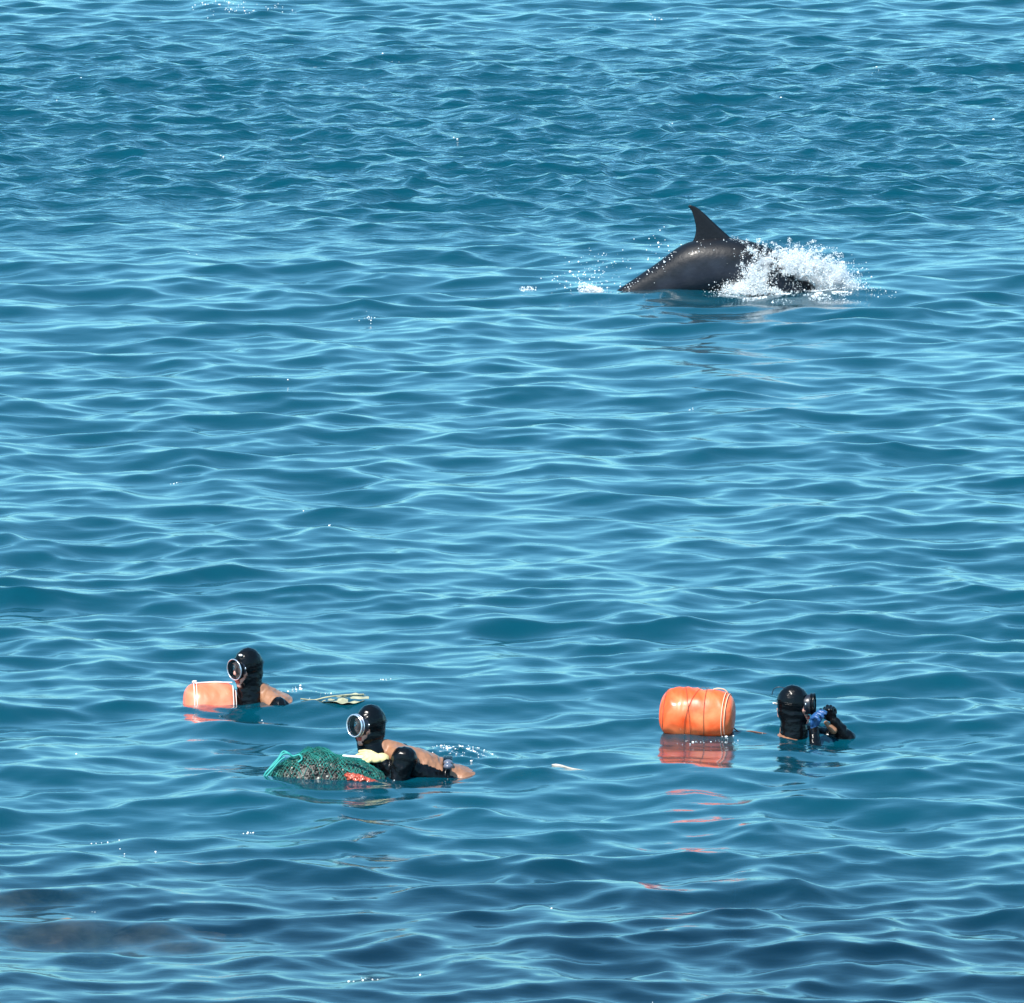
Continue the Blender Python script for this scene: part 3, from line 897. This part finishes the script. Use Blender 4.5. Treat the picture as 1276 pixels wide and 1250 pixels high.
# centreline x, z, half height, half width
SP = np.array([(-1.32, -0.50, 0.030, 0.022), (-1.15, -0.42, 0.055, 0.035), (-0.95, -0.29, 0.090, 0.055), (-0.74, -0.155, 0.130, 0.085), (-0.51, -0.020, 0.150, 0.120),
               (-0.27, 0.100, 0.190, 0.160), (0.0, 0.215, 0.255, 0.200), (0.25, 0.260, 0.248, 0.215), (0.45, 0.255, 0.235, 0.215), (0.65, 0.200, 0.225, 0.200),
               (0.85, 0.095, 0.205, 0.175), (1.02, -0.035, 0.160, 0.140), (1.13, -0.135, 0.120, 0.105), (1.20, -0.20, 0.055, 0.055), (1.30, -0.275, 0.030, 0.035), (1.36, -0.32, 0.012, 0.016)])
CL = curve_pts(SP, 150)
V, fl = [], []
A = 48
for k in range(len(CL)):
    t = CL[min(k + 1, len(CL) - 1)] - CL[max(k - 1, 0)]
    d = np.array((t[0], 0, t[1])); d /= np.linalg.norm(d)
    u = np.array((-d[2], 0, d[0]))
    for a in range(A):
        an = 2 * math.pi * a / A
        V.append(np.array((CL[k][0], 0, CL[k][1])) + u * CL[k][2] * math.sin(an) + np.array((0, 1, 0)) * CL[k][3] * math.cos(an))
        fl.append(0.5 + 0.5 * math.sin(an))
i = np.arange(len(CL) * A).reshape(len(CL), A); j = np.roll(i, -1, 1)
F = [list(q) for q in np.stack([i[:-1], i[1:], j[1:], j[:-1]], -1).reshape(-1, 4)]
nbody = len(V)
me = bpy.data.meshes.new('dolphin_body')
me.from_pydata([tuple(v) for v in V], [], F + [list(i[0]), list(i[-1][::-1])])
for p_ in me.polygons: p_.use_smooth = True
at_ = me.attributes.new('flank', 'FLOAT', 'POINT'); at_.data.foreach_set('value', np.array(fl, np.float32))
me.materials.append(M_dol)
link('body', me, dol)

def foil(name, front, back, thick, axis, parent, n=26, flank=1.0):
    """a fin: leading and trailing outline (root to tip), lens-shaped section; axis = thickness direction"""
    f_, b_ = curve_pts(front, n), curve_pts(back, n)
    m_ = min(len(f_), len(b_)); f_, b_ = f_[:m_], b_[:m_]
    ax = np.array(axis, float)
    S = 14; V = []
    for k in range(m_):
        t = k / (m_ - 1)
        c = np.linalg.norm(f_[k] - b_[k])
        th = min(thick * (1 - 0.75 * t), c * 0.32)
        for q in range(2 * S):
            s_ = q / S if q < S else 2 - q / S
            h = 1.9 * (math.sqrt(max(s_, 0)) * 1.1 - s_ * 1.1) if 0 < s_ < 1 else 0
            V.append(f_[k] + (b_[k] - f_[k]) * s_ + ax * th * max(h, 0) * (1 if q < S else -1))
    i = np.arange(m_ * 2 * S).reshape(m_, 2 * S); j = np.roll(i, -1, 1)
    F = [list(q) for q in np.stack([i[:-1], j[:-1], j[1:], i[1:]], -1).reshape(-1, 4)] + [list(i[-1])]
    me = bpy.data.meshes.new(name)
    me.from_pydata([tuple(v) for v in V], [], F)
    bm = bmesh.new(); bm.from_mesh(me); bmesh.ops.recalc_face_normals(bm, faces=bm.faces); bm.to_mesh(me); bm.free()
    for p_ in me.polygons: p_.use_smooth = True
    a_ = me.attributes.new('flank', 'FLOAT', 'POINT'); a_.data.foreach_set('value', np.full(len(me.vertices), flank, np.float32))
    me.materials.append(M_dol)
    return link(name, me, parent)
foil('dorsal_fin', [(0.52, 0, 0.42), (0.40, 0, 0.475), (0.31, 0, 0.545), (0.19, 0, 0.655), (0.09, 0, 0.75), (0.02, 0, 0.805), (-0.045, 0, 0.828)],
     [(-0.14, 0, 0.34), (-0.03, 0, 0.455), (0.004, 0, 0.52), (0.016, 0, 0.60), (0.000, 0, 0.69), (-0.025, 0, 0.765), (-0.062, 0, 0.815)], 0.036, (0, 1, 0), dol)
for sy in (-1, 1):
    foil('flipper', [(0.72, sy * 0.15, 0.06), (0.66, sy * 0.26, -0.08), (0.52, sy * 0.34, -0.22)], [(0.56, sy * 0.15, 0.02), (0.50, sy * 0.25, -0.10), (0.45, sy * 0.33, -0.22)], 0.02, (0, 0.3, 1), dol)
    foil('fluke', [(-1.22, sy * 0.01, -0.45), (-1.32, sy * 0.14, -0.50), (-1.44, sy * 0.28, -0.54)], [(-1.38, sy * 0.01, -0.52), (-1.40, sy * 0.14, -0.53), (-1.47, sy * 0.28, -0.55)], 0.02, (0.3, 0, 1), dol)
# wet glints painted as white beads of water on the back
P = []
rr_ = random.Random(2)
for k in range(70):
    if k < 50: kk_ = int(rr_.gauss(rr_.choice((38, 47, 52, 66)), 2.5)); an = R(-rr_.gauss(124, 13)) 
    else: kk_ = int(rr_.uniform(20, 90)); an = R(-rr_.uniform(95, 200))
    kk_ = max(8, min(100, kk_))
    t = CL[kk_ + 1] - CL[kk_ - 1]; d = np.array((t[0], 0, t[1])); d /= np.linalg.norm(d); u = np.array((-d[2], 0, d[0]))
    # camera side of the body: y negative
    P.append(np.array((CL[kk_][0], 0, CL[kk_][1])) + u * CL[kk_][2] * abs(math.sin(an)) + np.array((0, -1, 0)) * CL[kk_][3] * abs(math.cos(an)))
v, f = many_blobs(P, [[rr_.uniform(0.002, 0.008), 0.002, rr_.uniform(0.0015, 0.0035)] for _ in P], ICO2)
link('wet_glint_beads', me_np('wet_glint_beads', v, f, 3, [M_foam]), dol, kind='stuff')

# ---------------------------------------------------------------- splash round the dolphin
rs = np.random.default_rng(21)
pos, rad = [], []
def px2l(px, py): return (px - 865) / 128.0, (360 - py) / 128.0
# jets thrown up and forward by the shoulders and head
for k in range(190):
    x0 = rs.uniform(0.45, 1.35); y0 = rs.normal(0, 0.16) - 0.12
    z0_ = rs.uniform(-0.02, 0.10)
    vx = rs.normal(0.35, 0.9); vy = rs.normal(-0.1, 0.5)
    top = np.interp(x0, [0.35, 0.55, 0.9, 1.2, 1.45], [0.20, 0.38, 0.39, 0.28, 0.10]) * rs.uniform(0.35, 1.15) ** 1.2
    vz = math.sqrt(2 * 9.8 * max(top, 0.02)); T_ = 2 * vz / 9.8
    n = int(rs.uniform(40, 160))
    t0_ = rs.uniform(0.05, 0.55) * T_; t = t0_ + rs.random(n) * T_ * rs.uniform(0.1, 0.35)
    p = np.stack([x0 + vx * t * 0.6, y0 + vy * t * 0.6, z0_ + vz * t - 4.9 * t * t], 1) + rs.normal(0, rs.uniform(0.003, 0.012), (n, 3))
    pos.append(p); rad.append(np.exp(rs.normal(math.log(0.0018), 0.5, n)))
# dense white water
for cx, cz, sx, sz, n, sy, yy in ((0.44, 0.04, 0.08, 0.035, 11000, 0.10, -0.25), (0.58, 0.13, 0.065, 0.075, 11000, 0.10, -0.26), (1.25, 0.11, 0.13, 0.080, 16000, 0.12, -0.05), (1.05, 0.25, 0.12, 0.070, 9000, 0.10, -0.15),
                                  (1.43, 0.05, 0.08, 0.035, 7000, 0.12, -0.05), (0.80, 0.30, 0.16, 0.06, 6500, 0.12, -0.16), (0.70, 0.03, 0.16, 0.025, 3500, 0.12, -0.33), (0.85, 0.12, 0.2, 0.08, 3500, 0.12, -0.28)):
    p = np.stack([rs.normal(cx, sx, n), rs.normal(yy, sy, n), np.abs(rs.normal(cz, sz, n))], 1)
    # clumps and gaps
    g = np.array([noise.noise(Vector(q_ * 9)) + 0.6 * noise.noise(Vector(q_ * 24)) for q_ in p])
    p = p[rs.random(n) < np.clip(0.5 + 1.5 * g, 0.02, 1)]
    pos.append(p); rad.append(np.exp(rs.normal(math.log(0.0023), 0.42, len(p))))
n = 9000
x = rs.normal(0.98, 0.28, n); y = rs.normal(-0.42, 0.20, n)
keep = np.array([noise.noise(Vector((a * 5, b * 5, 0.3))) > 0.06 for a, b in zip(x, y)])
x, y = x[keep], y[keep]
x2_, y2_, z = waves(x + dol_loc.x, y + dol_loc.y)
pos.append(np.stack([x2_ - dol_loc.x, y2_ - dol_loc.y, z - dol_loc.z + 0.001], 1)); rad.append(np.exp(rs.normal(math.log(0.0026), 0.4, len(x))))
pos = np.concatenate(pos); rad = np.clip(np.concatenate(rad), 0.0010, 0.013)
# the dark head shows through
near = pos[:, 1] < 0.1
e1 = ((pos[:, 0] - 1.00) / 0.21) ** 2 + ((pos[:, 2] - 0.09) / 0.09) ** 2 < 1
e2 = ((pos[:, 0] - 0.76) / 0.10) ** 2 + ((pos[:, 2] - 0.15) / 0.08) ** 2 < 1
kp = rs.random(len(pos)) < np.where(near & e1, 0.12, np.where(near & e2, 0.3, 1.0))
pos, rad = pos[kp], rad[kp]
sel = rs.random(len(pos))
OCT = (np.array([(1, 0, 0), (-1, 0, 0), (0, 1, 0), (0, -1, 0), (0, 0, 1), (0, 0, -1)], np.float32), np.array([(0, 2, 4), (2, 1, 4), (1, 3, 4), (3, 0, 4), (2, 0, 5), (1, 2, 5), (3, 1, 5), (0, 3, 5)], np.int32))
spl = link('splash', None, label='white splash of spray and foam round the dolphin head', cat='splash', loc=dol_loc, kind='stuff')
v, f = many_blobs(pos[sel < 0.8], np.stack([rad[sel < 0.8] * rs.uniform(0.8, 1.6, (sel < 0.8).sum()), rad[sel < 0.8], rad[sel < 0.8] * rs.uniform(0.7, 1.6, (sel < 0.8).sum())], 1), OCT)
print('spray', len(pos))
link('foam_spray', me_np('foam_spray', v, f, 3, [M_foam]), spl, kind='stuff')
v, f = many_blobs(pos[sel >= 0.8], rad[sel >= 0.8] * 1.6, OCT)
link('clear_drops', me_np('clear_drops', v, f, 3, [M_drop]), spl, kind='stuff')
# fine mist hanging in the splash
def mist():
    m = mat('spray_mist')
    out = N(m, 'ShaderNodeOutputMaterial')
    pv = N(m, 'ShaderNodeVolumePrincipled'); pv.inputs['Color'].default_value = (0.97, 0.985, 1, 1); pv.inputs['Anisotropy'].default_value = 0.2
    tc = N(m, 'ShaderNodeTexCoord')
    n = N(m, 'ShaderNodeTexNoise', i_Scale=7.0, i_Detail=6.0, i_Roughness=0.65); L(m, tc.outputs['Object'], n.inputs['Vector'])
    r = N(m, 'ShaderNodeMapRange'); L(m, n.outputs[0], r.inputs[0])
    r.inputs['From Min'].default_value = 0.47; r.inputs['From Max'].default_value = 0.66; r.inputs['To Max'].default_value = 60.0
    L(m, r.outputs[0], pv.inputs['Density']); L(m, pv.outputs[0], out.inputs['Volume'])
    Q = Prims()
    Q.ell((0.50, -0.26, 0.05), (0.15, 0.12, 0.07)); Q.ell((0.60, -0.26, 0.15), (0.10, 0.12, 0.13)); Q.ell((0.80, -0.16, 0.28), (0.22, 0.12, 0.10))
    Q.ell((1.06, -0.12, 0.24), (0.18, 0.14, 0.14)); Q.ell((1.28, -0.05, 0.13), (0.22, 0.16, 0.14)); Q.ell((1.42, -0.05, 0.06), (0.15, 0.14, 0.07))
    return Q.mesh('spray_mist', [m], 0.02, 3)
link('mist', mist(), spl, kind='stuff')
# tail wake: little white curl and flying drops on the left
pos = []; rad = []
n = 900
a = rs.random(n) ** 0.8
pos.append(np.stack([-1.12 + 0.24 * a + rs.normal(0, 0.006, n), rs.normal(-0.02, 0.05, n), (1 - a) * 0.10 * rs.random(n) ** 1.7 + rs.normal(0, 0.010, n)], 1)); rad.append(np.exp(rs.normal(math.log(0.0030), 0.35, n)))
n = 110
pos.append(np.stack([-1.68 + 0.16 * rs.random(n), rs.normal(0, 0.05, n), 0.035 * rs.random(n)], 1)); rad.append(np.exp(rs.normal(math.log(0.0032), 0.35, n)))
n = 170
pos.append(np.stack([rs.normal(-1.0, 0.20, n), rs.normal(0, 0.2, n), np.abs(rs.normal(0.13, 0.12, n))], 1)); rad.append(np.exp(rs.normal(math.log(0.0038), 0.45, n)))
n = 30
pos.append(np.stack([rs.normal(-0.35, 0.12, n), rs.normal(-0.1, 0.1, n), np.abs(rs.normal(0.42, 0.08, n))], 1)); rad.append(np.exp(rs.normal(math.log(0.005), 0.4, n)))
n = 90
xx_ = rs.uniform(-0.95, 0.35, n); pos.append(np.stack([xx_, rs.normal(-0.26, 0.03, n), rs.uniform(0, 0.02, n)], 1)); rad.append(np.exp(rs.normal(math.log(0.0030), 0.35, n)))
pos = np.concatenate(pos); rad = np.clip(np.concatenate(rad), 0.002, 0.014)
v, f = many_blobs(pos, rad)
link('wake_drops', me_np('wake_drops', v, f, 3, [M_foam]), None, label='flying drops and small white curl behind the dolphin tail', cat='spray', kind='stuff', loc=dol_loc)

# ---------------------------------------------------------------- sun glints painted as white flecks, with foam and drops, on the open water
def fleck(px, py, wpx, hpx, n, r0=0.006, lift=0.001):
    c = at_water(px, py)
    s_ = F_PX / math.hypot(c.y, CAM_H)
    X = c.x + rs.normal(0, 0.5, n) * wpx / s_ * 0.6
    Y = c.y + rs.normal(0, 0.5, n) * hpx * 1.5 / s_ * (c.y / CAM_H) * 0.6
    Xd, Yd, Z = waves(X, Y)
    return np.stack([Xd, Yd, Z + lift], 1), np.exp(rs.normal(math.log(r0), 0.35, n))
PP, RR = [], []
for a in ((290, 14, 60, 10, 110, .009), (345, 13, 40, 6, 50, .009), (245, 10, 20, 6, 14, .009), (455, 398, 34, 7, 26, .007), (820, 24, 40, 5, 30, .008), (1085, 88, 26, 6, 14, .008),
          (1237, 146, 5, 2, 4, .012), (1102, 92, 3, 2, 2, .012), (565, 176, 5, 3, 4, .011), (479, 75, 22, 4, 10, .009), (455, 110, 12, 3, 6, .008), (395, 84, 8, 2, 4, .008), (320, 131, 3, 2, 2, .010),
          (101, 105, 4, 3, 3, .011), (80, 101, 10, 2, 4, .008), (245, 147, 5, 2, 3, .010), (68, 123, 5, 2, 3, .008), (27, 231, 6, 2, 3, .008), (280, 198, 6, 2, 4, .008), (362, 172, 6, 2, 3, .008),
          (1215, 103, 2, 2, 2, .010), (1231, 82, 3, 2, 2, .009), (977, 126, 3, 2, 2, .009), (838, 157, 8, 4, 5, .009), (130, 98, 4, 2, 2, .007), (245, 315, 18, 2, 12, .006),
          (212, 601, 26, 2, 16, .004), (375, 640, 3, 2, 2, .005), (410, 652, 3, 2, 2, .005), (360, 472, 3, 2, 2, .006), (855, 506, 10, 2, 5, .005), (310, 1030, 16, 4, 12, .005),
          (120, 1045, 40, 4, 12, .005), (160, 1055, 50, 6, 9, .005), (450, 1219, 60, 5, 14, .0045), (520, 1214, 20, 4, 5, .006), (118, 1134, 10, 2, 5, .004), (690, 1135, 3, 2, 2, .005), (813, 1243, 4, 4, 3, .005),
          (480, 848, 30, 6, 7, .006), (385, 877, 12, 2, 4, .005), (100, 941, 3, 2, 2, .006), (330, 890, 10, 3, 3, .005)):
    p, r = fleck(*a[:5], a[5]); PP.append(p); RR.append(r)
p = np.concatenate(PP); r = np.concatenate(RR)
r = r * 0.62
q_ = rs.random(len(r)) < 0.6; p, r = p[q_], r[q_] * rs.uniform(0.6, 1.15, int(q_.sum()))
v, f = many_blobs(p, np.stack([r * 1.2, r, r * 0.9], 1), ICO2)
link('glints_and_foam', me_np('glints_and_foam', v, f, 3, [M_foam]), None, label='sun glints painted as scattered white flecks, with foam and drops, on the open sea', cat='glints_and_foam', kind='stuff')
# beads and foam round the swimmers
PP, RR = [], []
for a in ((318, 878, 50, 2, 12, .005), (345, 877, 40, 3, 10, .004), (364, 866, 26, 8, 26, .0045), (412, 872, 30, 3, 14, .004), (575, 944, 70, 12, 90, .005), (600, 943, 50, 10, 50, .005), (556, 941, 16, 8, 30, .006), (520, 966, 60, 3, 14, .006),
          (495, 968, 30, 4, 9, .006), (545, 955, 30, 4, 10, .005), (870, 922, 40, 4, 26, .005), (905, 920, 26, 5, 16, .005), (1015, 908, 8, 8, 8, .004), (985, 915, 40, 3, 10, .004)):
    p, r = fleck(*a[:5], a[5], 0.003); PP.append(p); RR.append(r)
p = np.concatenate(PP); r = np.concatenate(RR)
r = r * 0.36 * np.exp(rs.normal(0, 0.5, len(r)))
q_ = rs.random(len(r)) < 0.75; p, r = p[q_], r[q_]
v, f = many_blobs(p, np.stack([r * 1.5, r, r * 0.9], 1), ICO2)
link('foam_beads', me_np('foam_beads', v, f, 3, [M_foam]), None, label='small foam beads and splashes around the three divers', cat='foam', kind='stuff')

# ---------------------------------------------------------------- rocks just under the surface, lower left
M_rock = pbr('brown_submerged_rock', (0.20, 0.115, 0.075), 0.8, bump=0.03, bscale=12, var=0.6, vscale=7)
def rock(px, py, rx, ry, rz, depth, seed, label):
    c = at_water(px, py)
    bm = bmesh.new(); bmesh.ops.create_icosphere(bm, subdivisions=5, radius=1)
    for v_ in bm.verts:
        q = v_.co.copy()
        k = 1 + 0.30 * noise.noise(q * 1.6 + Vector((seed, 0, 0))) + 0.14 * noise.noise(q * 4 + Vector((0, seed, 0))) + 0.06 * noise.noise(q * 10)
        v_.co = Vector((q.x * rx, q.y * ry, q.z * rz)) * k
    for f_ in bm.faces: f_.smooth = True
    me = bpy.data.meshes.new('rock'); bm.to_mesh(me); bm.free(); me.materials.append(M_rock)
    return link('submerged_rock', me, None, label=label, cat='rock', group='rocks under the shallows', loc=(c.x, c.y, -rz - depth))
rock(20, 1112, 0.50, 0.40, 0.30, 0.055, 1.0, 'brown rock under the water by the left edge, farther one')
rock(60, 1150, 0.70, 0.50, 0.35, 0.050, 3.0, 'long brown rock under the water by the left edge, nearer one')
rock(215, 1158, 0.50, 0.45, 0.30, 0.075, 5.0, 'dark rock under the water right of the long brown rock')
